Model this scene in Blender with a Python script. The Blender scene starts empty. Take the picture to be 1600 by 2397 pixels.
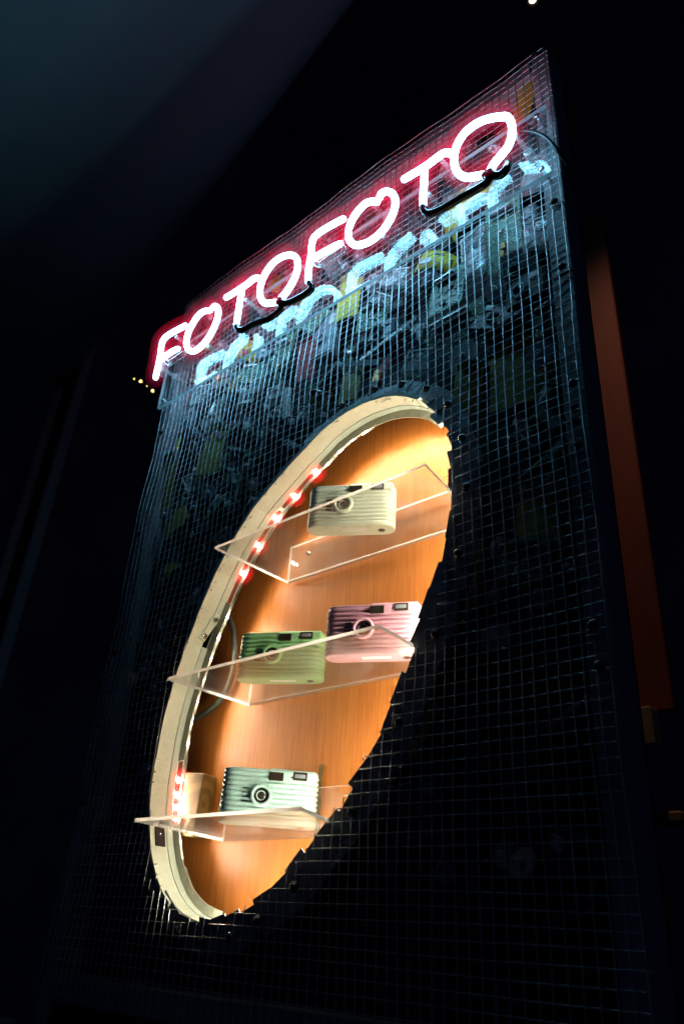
import bpy, bmesh, math, random
from math import sin, cos, pi, radians, sqrt, atan2, hypot
from mathutils import Vector, Matrix
random.seed(11)
S = 0.0127                       # one mesh cell = 12.7 mm; all layout below is in cells
EYE = 1.30                       # camera height above the floor (m)
scene = bpy.context.scene
col = scene.collection

# ------------------------------------------------------------------ camera, world, view
def P(x, y, z):                  # cells -> metres, panel front plane is y = 0
    return Vector((x * S, y * S, z * S + EYE))
CY = -50.1176
YAW, PIT, ROL = .76377, .50368, .07079
_r = Vector((cos(YAW), sin(YAW), 0)); _f = Vector((-sin(YAW) * cos(PIT), cos(YAW) * cos(PIT), sin(PIT)))
_u = _r.cross(_f)
_r2 = cos(ROL) * _r + sin(ROL) * _u; _u2 = -sin(ROL) * _r + cos(ROL) * _u
cam = bpy.data.cameras.new('camera'); camo = bpy.data.objects.new('camera', cam); col.objects.link(camo)
cam.sensor_fit = 'VERTICAL'; cam.sensor_height = 36; cam.lens = 27.19
cam.clip_start = 0.02; cam.clip_end = 60
cam.dof.use_dof = True; cam.dof.focus_distance = 1.10; cam.dof.aperture_fstop = 7.5
M = Matrix((_r2, _u2, -_f)).transposed().to_4x4(); M.translation = P(0, CY, 0)
camo.matrix_world = M
scene.camera = camo

world = bpy.data.worlds.new('World'); scene.world = world; world.use_nodes = True
bg = world.node_tree.nodes['Background']
bg.inputs[0].default_value = (.13, .17, .60, 1); bg.inputs[1].default_value = .022
scene.view_settings.view_transform = 'Standard'; scene.view_settings.look = 'None'
scene.view_settings.exposure = 0; scene.view_settings.gamma = 1
scene.cycles.max_bounces = 10; scene.cycles.transparent_max_bounces = 24
scene.cycles.glossy_bounces = 5; scene.cycles.transmission_bounces = 8; scene.cycles.diffuse_bounces = 3
scene.cycles.sample_clamp_indirect = 6; scene.cycles.sample_clamp_direct = 0
scene.cycles.use_denoising = True
scene.cycles.use_adaptive_sampling = False; scene.cycles.caustics_reflective = False; scene.cycles.caustics_refractive = False
NEON = 26.0                       # neon radiance
LED = 660.0                      # led radiance

# ------------------------------------------------------------------ materials
def mat(name, base, rough=.5, metal=0., var=.0, scale=40, bump=0., bscale=200, spec=.5, sss=0, stretch=(1, 1, 1), coat=0.):
    m = bpy.data.materials.new(name); m.use_nodes = True
    nt = m.node_tree; b = nt.nodes['Principled BSDF']
    b.inputs['Base Color'].default_value = (*base, 1); b.inputs['Roughness'].default_value = rough
    b.inputs['Metallic'].default_value = metal; b.inputs['Specular IOR Level'].default_value = spec
    b.inputs['Coat Weight'].default_value = coat
    tc = nt.nodes.new('ShaderNodeTexCoord'); mp = nt.nodes.new('ShaderNodeMapping'); mp.inputs['Scale'].default_value = stretch
    nt.links.new(tc.outputs['Object'], mp.inputs[0])
    if var > 0:
        n = nt.nodes.new('ShaderNodeTexNoise'); n.inputs['Scale'].default_value = scale; n.inputs['Detail'].default_value = 6
        nt.links.new(mp.outputs[0], n.inputs['Vector'])
        r = nt.nodes.new('ShaderNodeValToRGB'); r.color_ramp.elements[0].position = .3; r.color_ramp.elements[1].position = .72
        r.color_ramp.elements[0].color = (*[c * (1 - var) for c in base], 1); r.color_ramp.elements[1].color = (*[min(1, c * (1 + var * .6)) for c in base], 1)
        nt.links.new(n.outputs['Fac'], r.inputs[0]); nt.links.new(r.outputs[0], b.inputs['Base Color'])
        mr = nt.nodes.new('ShaderNodeMapRange'); mr.inputs[3].default_value = max(.03, rough - .12); mr.inputs[4].default_value = min(1, rough + .12)
        nt.links.new(n.outputs['Fac'], mr.inputs[0]); nt.links.new(mr.outputs[0], b.inputs['Roughness'])
    if bump > 0:
        n2 = nt.nodes.new('ShaderNodeTexNoise'); n2.inputs['Scale'].default_value = bscale; n2.inputs['Detail'].default_value = 4
        nt.links.new(mp.outputs[0], n2.inputs['Vector'])
        bp = nt.nodes.new('ShaderNodeBump'); bp.inputs['Strength'].default_value = bump; bp.inputs['Distance'].default_value = .002
        nt.links.new(n2.outputs['Fac'], bp.inputs['Height']); nt.links.new(bp.outputs[0], b.inputs['Normal'])
    return m

def emit(name, c, s):
    m = bpy.data.materials.new(name); m.use_nodes = True; nt = m.node_tree; nt.nodes.clear()
    o = nt.nodes.new('ShaderNodeOutputMaterial'); e = nt.nodes.new('ShaderNodeEmission')
    e.inputs[0].default_value = (*c, 1); e.inputs[1].default_value = s
    nt.links.new(e.outputs[0], o.inputs[0]); return m

def clear(name, tint=(.97, .97, .97), ior=1.49, rough=.015, dust=.02):
    """thin clear plastic or glass: fresnel reflection over straight transmission, a little dust"""
    m = bpy.data.materials.new(name); m.use_nodes = True; nt = m.node_tree; nt.nodes.clear()
    o = nt.nodes.new('ShaderNodeOutputMaterial'); mx = nt.nodes.new('ShaderNodeMixShader')
    t = nt.nodes.new('ShaderNodeBsdfTransparent'); t.inputs[0].default_value = (*tint, 1)
    g = nt.nodes.new('ShaderNodeBsdfGlossy'); g.inputs['Roughness'].default_value = rough
    ge = nt.nodes.new('ShaderNodeNewGeometry'); dt = nt.nodes.new('ShaderNodeVectorMath'); dt.operation = 'DOT_PRODUCT'
    nt.links.new(ge.outputs['Incoming'], dt.inputs[0]); nt.links.new(ge.outputs['Normal'], dt.inputs[1])
    def mth(op, a, b=None):
        q = nt.nodes.new('ShaderNodeMath'); q.operation = op
        nt.links.new(a, q.inputs[0])
        if b is not None: q.inputs[1].default_value = b
        return q
    f0 = ((ior - 1) / (ior + 1)) ** 2
    ab = mth('ABSOLUTE', dt.outputs['Value']); iv = mth('MULTIPLY_ADD', ab.outputs[0], -1.); iv.inputs[2].default_value = 1.
    pw = mth('POWER', iv.outputs[0], 5.); f = mth('MULTIPLY_ADD', pw.outputs[0], 1 - f0); f.inputs[2].default_value = f0
    nt.links.new(f.outputs[0], mx.inputs[0]); nt.links.new(t.outputs[0], mx.inputs[1]); nt.links.new(g.outputs[0], mx.inputs[2])
    d = nt.nodes.new('ShaderNodeBsdfDiffuse'); d.inputs[0].default_value = (.8, .8, .8, 1)
    tc = nt.nodes.new('ShaderNodeTexCoord'); n = nt.nodes.new('ShaderNodeTexNoise'); n.inputs['Scale'].default_value = 22; n.inputs['Detail'].default_value = 8
    nt.links.new(tc.outputs['Object'], n.inputs['Vector'])
    mr = nt.nodes.new('ShaderNodeMapRange'); mr.inputs[1].default_value = .45; mr.inputs[2].default_value = .8; mr.inputs[3].default_value = dust * .3; mr.inputs[4].default_value = dust * 2.5
    nt.links.new(n.outputs['Fac'], mr.inputs[0])
    mx2 = nt.nodes.new('ShaderNodeMixShader'); nt.links.new(mr.outputs[0], mx2.inputs[0])
    nt.links.new(mx.outputs[0], mx2.inputs[1]); nt.links.new(d.outputs[0], mx2.inputs[2])
    nt.links.new(mx2.outputs[0], o.inputs[0]); return m

def frosted(name, c=(.9, .9, .88), mixt=.6):
    """sawn acrylic edge: scatters light that arrives through the sheet"""
    m = bpy.data.materials.new(name); m.use_nodes = True; nt = m.node_tree; nt.nodes.clear()
    o = nt.nodes.new('ShaderNodeOutputMaterial'); mx = nt.nodes.new('ShaderNodeMixShader'); mx.inputs[0].default_value = mixt
    d = nt.nodes.new('ShaderNodeBsdfDiffuse'); d.inputs[0].default_value = (*c, 1)
    t = nt.nodes.new('ShaderNodeBsdfTranslucent'); t.inputs[0].default_value = (*c, 1)
    nt.links.new(d.outputs[0], mx.inputs[1]); nt.links.new(t.outputs[0], mx.inputs[2])
    g = nt.nodes.new('ShaderNodeBsdfGlossy'); g.inputs['Roughness'].default_value = .16; m2 = nt.nodes.new('ShaderNodeMixShader'); m2.inputs[0].default_value = .2
    nt.links.new(mx.outputs[0], m2.inputs[1]); nt.links.new(g.outputs[0], m2.inputs[2]); nt.links.new(m2.outputs[0], o.inputs[0]); return m

def neon_mat():
    """gas tube: white-cyan discharge, red halation glow put into the emission along the upper back"""
    m = bpy.data.materials.new('neon_gas'); m.use_nodes = True; nt = m.node_tree; nt.nodes.clear()
    o = nt.nodes.new('ShaderNodeOutputMaterial'); e = nt.nodes.new('ShaderNodeEmission'); e.inputs[1].default_value = NEON
    g = nt.nodes.new('ShaderNodeNewGeometry'); v = nt.nodes.new('ShaderNodeVectorMath'); v.operation = 'DOT_PRODUCT'
    v.inputs[1].default_value = Vector((-.25, .38, .90)).normalized()
    nt.links.new(g.outputs['True Normal'], v.inputs[0])
    r = nt.nodes.new('ShaderNodeValToRGB'); r.color_ramp.elements[0].position = .55; r.color_ramp.elements[1].position = .78
    r.color_ramp.elements[0].color = (.20, .69, 1.0, 1); r.color_ramp.elements[1].color = (1.5, .03, .05, 1)
    nt.links.new(v.outputs['Value'], r.inputs[0]); nt.links.new(r.outputs[0], e.inputs[0]); nt.links.new(e.outputs[0], o.inputs[0]); return m

def sleeve(name, w):  # thin red translucent shell that imitates a halation glow round a lamp
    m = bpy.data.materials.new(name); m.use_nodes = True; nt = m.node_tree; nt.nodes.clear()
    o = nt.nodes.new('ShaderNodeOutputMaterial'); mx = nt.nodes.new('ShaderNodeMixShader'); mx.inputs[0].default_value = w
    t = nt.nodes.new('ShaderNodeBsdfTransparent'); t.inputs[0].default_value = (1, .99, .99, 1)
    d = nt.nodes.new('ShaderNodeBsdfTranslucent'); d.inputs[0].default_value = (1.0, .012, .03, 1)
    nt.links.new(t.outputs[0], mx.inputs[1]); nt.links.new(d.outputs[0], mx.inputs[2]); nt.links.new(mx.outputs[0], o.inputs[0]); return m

def wood_mat(name, c0, c1, rough=.35, scale=(28, 28, 1.6), rings=False):
    m = bpy.data.materials.new(name); m.use_nodes = True; nt = m.node_tree; b = nt.nodes['Principled BSDF']
    tc = nt.nodes.new('ShaderNodeTexCoord'); mp = nt.nodes.new('ShaderNodeMapping'); mp.inputs['Scale'].default_value = scale
    nt.links.new(tc.outputs['Object'], mp.inputs[0])
    n = nt.nodes.new('ShaderNodeTexNoise'); n.inputs['Scale'].default_value = 9; n.inputs['Detail'].default_value = 9; n.inputs['Roughness'].default_value = .65
    n.inputs['Distortion'].default_value = .4
    nt.links.new(mp.outputs[0], n.inputs['Vector'])
    src = n.outputs['Fac']
    if rings:
        w = nt.nodes.new('ShaderNodeTexWave'); w.wave_type = 'RINGS'; w.inputs['Scale'].default_value = 18; w.inputs['Distortion'].default_value = 1.2
        nt.links.new(tc.outputs['Object'], w.inputs['Vector']); src = w.outputs['Fac']
    r = nt.nodes.new('ShaderNodeValToRGB'); r.color_ramp.elements[0].position = .32; r.color_ramp.elements[1].position = .7
    r.color_ramp.elements[0].color = (*c0, 1); r.color_ramp.elements[1].color = (*c1, 1)
    nt.links.new(src, r.inputs[0]); nt.links.new(r.outputs[0], b.inputs['Base Color'])
    b.inputs['Roughness'].default_value = rough
    bp = nt.nodes.new('ShaderNodeBump'); bp.inputs['Strength'].default_value = .12; bp.inputs['Distance'].default_value = .001
    nt.links.new(n.outputs['Fac'], bp.inputs['Height']); nt.links.new(bp.outputs[0], b.inputs['Normal']); return m

MT = dict(
    wire=mat('galvanised_wire', (.60, .63, .66), .31, .96, .25, 300),
    batten=mat('grey_painted_batten', (.30, .31, .32), .55, 0, .35, 60, .3, 300, stretch=(1, 1, .2)),
    black=mat('black_board', (.006, .006, .007), .7, 0, .4, 50, .2),
    collar=mat('black_plastic_sheet', (.36, .38, .40), .34, 0, .5, 70, .4, 90),
    screw=mat('black_screw_head', (.02, .02, .022), .13, 0, spec=1.0),
    bright=mat('bright_steel', (.62, .62, .62), .25, .95, .2, 200),
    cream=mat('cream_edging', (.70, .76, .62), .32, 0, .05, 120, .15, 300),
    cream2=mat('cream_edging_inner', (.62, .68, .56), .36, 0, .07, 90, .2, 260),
    liptop=mat('dull_channel_lip', (.42, .40, .31), .4, 0, .2, 80),
    lip=mat('smoky_channel_lip', (.10, .105, .085), .3, 0, .4, 80),
    channel=clear('clear_channel', (.94, .95, .90), 1.45, .08, .10),
    acrylic=clear('clear_acrylic', (.955, .955, .94), 1.49, .045, .035),
    plate=clear('clear_sign_plate', (.96, .97, .975), 1.60, .04, .006),
    edge=frosted('sawn_acrylic_edge', (.96, .95, .94), .85),
    sedge=frosted('sign_plate_edge', (.6, .75, .8), .4),
    glass=clear('tube_glass', (.93, .95, .96), 1.5, .03, .16),
    blackout=mat('blackout_paint', (.008, .007, .007), .22),
    neon=neon_mat(), sleeve=sleeve('red_halo_shell', .05), outer_halo=sleeve('outer_halo_shell', .045), led_halo=sleeve('led_halo_red', .022),  # red shell materials imitate halation round neon and LEDs
    panel=wood_mat('orange_veneer', (.45, .115, .016), (.62, .215, .037), .50),
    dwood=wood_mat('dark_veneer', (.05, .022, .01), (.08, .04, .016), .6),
    pine=wood_mat('pine_offcut', (.11, .058, .012), (.17, .10, .026), .6, (1, 1, 1), True),
    flex=mat('led_tape_glow_red', (.12, .020, .010), .5),  # red glow of the LEDs put into the tape colour
    led=emit('led_phosphor', (1.0, .94, .74), LED),
    cord=mat('grey_rubber_cord', (.06, .07, .06), .5),
    rubber=mat('black_rubber', (.015, .015, .017), .35),
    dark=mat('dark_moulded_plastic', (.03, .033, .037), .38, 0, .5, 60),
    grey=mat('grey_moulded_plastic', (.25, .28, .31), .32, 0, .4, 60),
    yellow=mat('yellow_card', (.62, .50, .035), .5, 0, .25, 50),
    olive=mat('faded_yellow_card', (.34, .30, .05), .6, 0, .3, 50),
    redp=mat('red_card', (.45, .03, .035), .5, 0, .3, 50),
    white=mat('white_plastic', (.74, .76, .74), .4, 0, .15, 60),
    pcb=mat('green_circuit_board', (.09, .24, .14), .35, 0, .6, 260),
    solder=mat('solder', (.75, .77, .78), .25, .9),
    copper=mat('copper_contact', (.65, .34, .16), .3, .95),
    cplastic=clear('clear_moulded_plastic', (.78, .85, .88), 1.6, .10, .38),
    lensm=mat('lens_black', (.012, .010, .010), .08, 0, spec=.8),
    window=mat('smoked_window', (.035, .025, .018), .06, 0, spec=.9),
)

# ------------------------------------------------------------------ mesh helpers (cells)
class MB:
    def __init__(s): s.v = []; s.f = []; s.m = []; s.sm = []
    def add(s, vs, fs, mi=0, smooth=False):
        b = len(s.v); s.v += [Vector(v) for v in vs]
        for f in fs: s.f.append([i + b for i in f]); s.m.append(mi); s.sm.append(smooth)
        return s
    def box(s, c, d, R=None, mi=0, bev=0.):
        c = Vector(c); h = [x / 2 for x in d]
        if bev <= 0:
            vs = [Vector((x * h[0], y * h[1], z * h[2])) for x in (-1, 1) for y in (-1, 1) for z in (-1, 1)]
            fs = [(0, 1, 3, 2), (4, 6, 7, 5), (0, 4, 5, 1), (2, 3, 7, 6), (0, 2, 6, 4), (1, 5, 7, 3)]
        else:
            b = min(bev, min(h) * .9); vs = []; idx = {}
            for x in (-1, 1):
                for y in (-1, 1):
                    for z in (-1, 1):
                        for a in range(3):
                            q = [x * (h[0] - b), y * (h[1] - b), z * (h[2] - b)]; q[a] = (x, y, z)[a] * h[a]
                            idx[(x, y, z, a)] = len(vs); vs.append(Vector(q))
            fs = []
            def quad(L):
                n = (vs[L[1]] - vs[L[0]]).cross(vs[L[2]] - vs[L[0]]); cc = sum((vs[i] for i in L), Vector()) / len(L)
                fs.append(L if n.dot(cc) > 0 else L[::-1])
            for a in range(3):
                o = [i for i in range(3) if i != a]
                for sg in (-1, 1):
                    L = []
                    for (p, q) in ((-1, -1), (1, -1), (1, 1), (-1, 1)):
                        k = [0, 0, 0]; k[a] = sg; k[o[0]] = p; k[o[1]] = q; L.append(idx[(*k, a)])
                    quad(L)
                for p in (-1, 1):
                    for q in (-1, 1):
                        k0 = [0, 0, 0]; k0[o[0]] = p; k0[o[1]] = q; A = k0[:]; B = k0[:]; A[a] = -1; B[a] = 1
                        quad([idx[(*A, o[0])], idx[(*B, o[0])], idx[(*B, o[1])], idx[(*A, o[1])]])
            for x in (-1, 1):
                for y in (-1, 1):
                    for z in (-1, 1): quad([idx[(x, y, z, a)] for a in range(3)])
        if R is not None: vs = [R @ v for v in vs]
        return s.add([v + c for v in vs], fs, mi)
    def tube(s, pts, r, n=8, cap=True, mi=0, smooth=True, roundcap=False, closed=False):
        pts = [Vector(p) for p in pts]; rr = r if isinstance(r, (list, tuple)) else [r] * len(pts)
        if roundcap:
            t0 = (pts[0] - pts[1]).normalized(); t1 = (pts[-1] - pts[-2]).normalized()
            a = [(pts[0] + t0 * rr[0] * .95, rr[0] * .3), (pts[0] + t0 * rr[0] * .7, rr[0] * .72)]
            z = [(pts[-1] + t1 * rr[-1] * .7, rr[-1] * .72), (pts[-1] + t1 * rr[-1] * .95, rr[-1] * .3)]
            pts = [q[0] for q in a] + pts + [q[0] for q in z]; rr = [q[1] for q in a] + list(rr) + [q[1] for q in z]
        vs = []; N = len(pts); t = (pts[1] - pts[0]).normalized()
        ref = Vector((0, 0, 1)) if abs(t.z) < .9 else Vector((1, 0, 0)); u = t.cross(ref).normalized()
        for i, p in enumerate(pts):
            t = ((pts[(i + 1) % N] - pts[i - 1]) if closed else (pts[min(i + 1, N - 1)] - pts[max(i - 1, 0)])).normalized()
            u = (u - t * u.dot(t)).normalized(); w = t.cross(u)
            for k in range(n): a = 2 * pi * k / n; vs.append(p + (u * cos(a) + w * sin(a)) * rr[i])
        fs = []
        for i in range(N if closed else N - 1):
            j = (i + 1) % N
            for k in range(n): l = (k + 1) % n; fs.append((i * n + k, i * n + l, j * n + l, j * n + k))
        s.add(vs, fs, mi, smooth)
        if cap and not closed: s.add(vs[:n], [tuple(range(n))[::-1]], mi); s.add(vs[-n:], [tuple(range(n))], mi)
        return s
    def lathe(s, prof, c=(0, 0, 0), R=None, n=20, mi=0, smooth=True):
        """prof: (radius, height along local z)"""
        vs = []; c = Vector(c)
        for (r, h) in prof:
            for k in range(n):
                v = Vector((r * cos(2 * pi * k / n), r * sin(2 * pi * k / n), h)); vs.append((R @ v if R is not None else v) + c)
        fs = []
        for i in range(len(prof) - 1):
            for k in range(n): l = (k + 1) % n; fs.append((i * n + k, i * n + l, (i + 1) * n + l, (i + 1) * n + k))
        s.add(vs, fs, mi, smooth)
        if prof[0][0] > 1e-4: s.add(vs[:n], [tuple(range(n))[::-1]], mi)
        if prof[-1][0] > 1e-4: s.add(vs[-n:], [tuple(range(n))], mi)
        return s
    def prism(s, poly, d, o=(0, 0, 0), ax=None, mi=0, mside=None):
        """poly in local x,z plane extruded along local y by d; ax = Matrix to place"""
        n = len(poly); vs = [Vector((x, 0, z)) for x, z in poly] + [Vector((x, d, z)) for x, z in poly]
        if ax is not None: vs = [ax @ v for v in vs]
        vs = [v + Vector(o) for v in vs]
        s.add(vs, [tuple(range(n)), tuple(range(2 * n - 1, n - 1, -1))], mi)
        s.add(vs, [(i, i + n, (i + 1) % n + n, (i + 1) % n) for i in range(n)], mi if mside is None else mside)
        return s
    def mesh(s, name, mats, org=Vector((0, 0, 0))):
        me = bpy.data.meshes.new(name); me.from_pydata([(v - org) * S for v in s.v], [], s.f)
        for m in (mats if isinstance(mats, (list, tuple)) else [mats]): me.materials.append(m)
        me.polygons.foreach_set('material_index', s.m); me.polygons.foreach_set('use_smooth', s.sm)
        bm = bmesh.new(); bm.from_mesh(me); bmesh.ops.remove_doubles(bm, verts=bm.verts, dist=1e-6); bmesh.ops.recalc_face_normals(bm, faces=bm.faces); bm.to_mesh(me); bm.free()
        me.update(); return me

def thing(name, label, cat, loc=(0, 0, 0), R=None, group=None):
    o = bpy.data.objects.new(name, None); col.objects.link(o); o.empty_display_size = .02
    o.location = P(*loc); o.rotation_euler = R.to_euler() if R is not None else (0, 0, 0)
    o['label'] = label; o['category'] = cat; o['org'] = list(loc)
    if group: o['group'] = group
    return o
def part(name, mb, mats, parent, label=None, local=False):
    """local=True: mesh is in the parent's own frame; else in panel cells (parent must be unrotated)"""
    r = parent
    while r.parent: r = r.parent
    me = mb.mesh(name, mats, Vector((0, 0, 0)) if local else Vector(r['org']))
    o = bpy.data.objects.new(name, me); col.objects.link(o); o.parent = parent
    if label: o['label'] = label
    return o
def solo(name, mb, mats, label, cat, loc, group=None):
    me = mb.mesh(name, mats, Vector(loc)); o = bpy.data.objects.new(name, me); col.objects.link(o); o.location = P(*loc)
    o['label'] = label; o['category'] = cat
    if group: o['group'] = group
    return o
def structure(name, mb, m):
    me = mb.mesh(name, m); o = bpy.data.objects.new(name, me); col.objects.link(o); o.location = (0, 0, EYE); o['kind'] = 'structure'; return o

def unproj(x, y, Y):             # design aid only: photo pixel -> point of the plane y = Y (cells)
    d = (x - 800) / 1810.3 * _r2 - (y - 1198.5) / 1810.3 * _u2 + _f
    t = (Y - CY) / d.y; return Vector((0, CY, 0)) + t * d

# oval opening: tilted ellipse with the slightly uneven hand-cut radius
C0 = Vector((-53.926, 26.116)); EA, EB = 27.417, 16.359; E1 = Vector((.46997, .88268)); E2 = Vector((.88268, -.46997))
RAD = [(-179.3, .996), (-158.9, .991), (-142, .991), (-131.2, .985), (-118.6, .995), (-108.9, .995), (-95.9, 1.008), (-79.7, 1.033), (-67.1, 1.03), (-54.6, .99), (-42.5, .98), (-37, .99), (-25.6, .984), (-12.8, .978), (.8, .984), (14.9, .997), (29.3, 1.018), (41.5, 1.018), (48, 1.018), (59.5, 1.012), (68.2, 1.003), (75.6, .993), (86.5, .98), (92.9, .975), (102.6, .99), (118.4, .995), (127.8, 1.0), (140.7, 1.013), (154.3, 1.017), (170.1, 1.0)]
def rad(t):
    a = math.degrees(t); a = (a + 180) % 360 - 180
    q = [(RAD[-1][0] - 360, RAD[-1][1])] + RAD + [(RAD[0][0] + 360, RAD[0][1])]
    for i in range(len(q) - 1):
        if q[i][0] <= a <= q[i + 1][0]:
            u = (a - q[i][0]) / (q[i + 1][0] - q[i][0]); u = u * u * (3 - 2 * u); return q[i][1] * (1 - u) + q[i + 1][1] * u
    return 1.
def oval(t, off=0., y=0.):
    """point of the opening outline at parameter t, pushed outward by off cells"""
    k = rad(t); p = C0 + (E1 * (EA * cos(t)) + E2 * (EB * sin(t))) * k
    n = (E1 * (EB * cos(t)) + E2 * (EA * sin(t))).normalized(); p = p + n * off; return Vector((p.x, y, p.y))
def ofac(x, z):
    q = Vector((x, z)) - C0; a, b = q.dot(E1) / EA, q.dot(E2) / EB; return hypot(a, b) / rad(atan2(b, a))

XL, XR, ZT, ZB = -87.0, -21.4, 90.4, -7.0
def wav(x, z): return .18 * sin(x * .21 + z * .09) + .16 * sin(z * .23 - x * .07) + .10 * sin(x * .9 + z * .5) * .6

# ------------------------------------------------------------------ setting
FL = -EYE / S
structure('floor', MB().box((-60, 60, FL - .5), (760, 760, 1)), mat('dark_floor', (.10, .10, .11), .5, 0, .3, 3))
LW = mat('dim_plaster', (.60, .66, .62), .85, 0, .12, 2.2, .1, 30)
structure('wall_left', MB().box((-300, 60, (FL + 520) / 2), (4, 760, 520 - FL)), mat('dark_side_wall', (.32, .32, .35), .9, 0, .3, 2))
sof = MB()  # added soffit, its edge shaped to the border of the ceiling glow
e0, e1 = Vector((-68.5, .4, 150)), Vector((-113, 9.06, 150)); ed = (e1 - e0).normalized(); ee0, ee1 = e0 - ed * 260, e0 + ed * 240
vs = [Vector((ee0.x, ee0.y, 150)), Vector((ee1.x, ee1.y, 150)), Vector((ee1.x, -260, 150)), Vector((ee0.x, -260, 150))]; vs += [v + Vector((0, 0, 7)) for v in vs]
nrm = Vector((-ed.y, ed.x, 0)); nrm = nrm if nrm.y > 0 else -nrm
prof = [(-260, 0)] + [(-44 + 52 * sin(a * pi / 24), 26 - 26 * cos(a * pi / 24)) for a in range(13)] + [(-260, 26)]
rows = [[q0 + nrm * (a + 4) + Vector((0, 0, b)) for a, b in prof] for q0 in (ee0, ee1)]; k = len(prof)
sof.add(rows[0] + rows[1], [(i, (i + 1) % k, (i + 1) % k + k, i + k) for i in range(k)], 0, True); sof.add(rows[0], [tuple(range(k))]); sof.add(rows[1], [tuple(range(k))[::-1]])
structure('glow_edge_soffit', sof, mat('ceiling_glow_teal', (.14, .50, .68), .9, 0, .10, 2.2, .1, 30))  # teal put into the colour keeps the ceiling glow blue
structure('wall_back', MB().box((-40, 300, (FL + 520) / 2), (516, 4, 520 - FL)), mat('dark_wall', (.32, .32, .35), .9, 0, .3, 2))
structure('ceiling', MB().box((0, 60, 521), (764, 764, 2)), mat('dark_ceiling', (.32, .32, .35), .9, 0, .3, 2))

# ------------------------------------------------------------------ display case
case = thing('display_case', 'tall dark display case with oval window, wire mesh front and wooden back', 'display case', (-54.2, 0, FL))
for (nm, x0, x1) in (('upright', XL - .1, XL + 2.1), ('upright', -23.25, -21.1)):
    part('upright', MB().box(((x0 + x1) / 2, 1.75, (FL + 90.2) / 2), (x1 - x0, 2.9, 90.2 - FL), bev=.12), MT['batten'], case)
for z, h in ((89.1, 2.2), (-6.2, 2.4)):
    part('crossbar', MB().box(((XL - 21.25) / 2, 1.75, z), (61.4, 2.7, h), bev=.1), MT['batten'], case)
part('shade_panel', MB().box((-54.1, 1.0, -24), (61.4, .6, 33)), MT['black'], case)  # added black sheet standing in for the darkness that swallows the lower mesh
part('plinth', MB().box((-54.1, 2.2, (FL - 40.6) / 2), (65.0, 4.0, -40.6 - FL)), MT['black'], case)
part('top_panel', MB().box((-54, 2.1, 90.5), (65.6, 3.4, .5)), MT['black'], case)
# black backing board with the oval hole
mb = MB(); N = 72
ring = [oval(2 * pi * i / N, .3, 3.92) for i in range(N)]
outer = []
for p in ring:
    d = Vector((p.x - C0.x, p.z - C0.y)); k = 1e9
    for lim, c, dd in ((-86.6, C0.x, d.x), (-21.3, C0.x, d.x), (89.9, C0.y, d.y), (-40, C0.y, d.y)):
        if abs(dd) > 1e-6 and (lim - c) / dd > 0: k = min(k, (lim - c) / dd)
    outer.append(Vector((C0.x + d.x * k, 3.92, C0.y + d.y * k)))
mb.add(ring + outer, [(i, (i + 1) % N, (i + 1) % N + N, i + N) for i in range(N)])
for cx_, cz_ in ((-86.6, 89.9), (-21.3, 89.9), (-86.6, -40), (-21.3, -40)):
    best = sorted(range(N), key=lambda i: (outer[i] - Vector((cx_, 3.92, cz_))).length)[:2]
    mb.add([outer[best[0]], outer[best[1]], Vector((cx_, 3.92, cz_))], [(0, 1, 2)])
part('backing_board', mb, MT['black'], case)
# cavity: added unseen baffle against led spill, and the orange veneer at the back
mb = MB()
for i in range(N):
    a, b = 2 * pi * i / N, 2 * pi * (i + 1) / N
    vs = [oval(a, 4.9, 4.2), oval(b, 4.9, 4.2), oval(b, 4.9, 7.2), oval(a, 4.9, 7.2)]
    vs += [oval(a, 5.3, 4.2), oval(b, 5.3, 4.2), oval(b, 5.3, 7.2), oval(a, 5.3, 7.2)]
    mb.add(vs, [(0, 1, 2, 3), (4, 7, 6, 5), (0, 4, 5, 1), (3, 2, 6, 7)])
part('cavity_baffle', mb, MT['dwood'], case)
part('back_panel', MB().prism([(oval(2 * pi * i / N, 6.5).x, oval(2 * pi * i / N, 6.5).z) for i in range(N)], .5, (0, 7.0, 0)), MT['panel'], case)
part('veneer_strip', MB().box((-55.0, 6.94, 8), (.5, .1, 14)), MT['pine'], case)
# edging round the opening: outer band, inner band, faceted like bent board, with a joint on the left
def band(y0, y1, off, th, n, m, name, skip=None, jit=0.):
    mb = MB()
    for i in range(n):
        a, b = 2 * pi * i / n, 2 * pi * (i + 1) / n
        if skip and skip((a + b) / 2): continue
        j0 = random.uniform(-jit, jit); j1 = j0
        vs = [oval(a, off + j0, y0), oval(b, off + j1, y0), oval(b, off + j1, y1), oval(a, off + j0, y1)]
        vs += [oval(a, off + th + j0, y0), oval(b, off + th + j1, y0), oval(b, off + th + j1, y1), oval(a, off + th + j0, y1)]
        mb.add(vs, [(0, 1, 2, 3), (4, 7, 6, 5), (0, 4, 5, 1), (3, 2, 6, 7), (0, 3, 7, 4), (1, 5, 6, 2)])
    return part(name, mb, m, case)
TJ = radians(-97)
band(-.12, .42, -.04, .35, 60, MT['cream'], 'front_trim', lambda t: radians(14) < t % (2 * pi) < radians(181), .05)
band(.45, 2.02, .06, .35, 60, MT['cream'], 'edging')
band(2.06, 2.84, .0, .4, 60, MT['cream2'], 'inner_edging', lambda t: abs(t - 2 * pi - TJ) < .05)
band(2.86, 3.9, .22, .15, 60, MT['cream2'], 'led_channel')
lits = [-48, -57.5, -66, -74.2, -82, -136, -140, -143.6, -146.8]
def near_lit(t):
    a = (math.degrees(t) + 180) % 360 - 180; return -90 < a < -44 or -151 < a < -131
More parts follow.
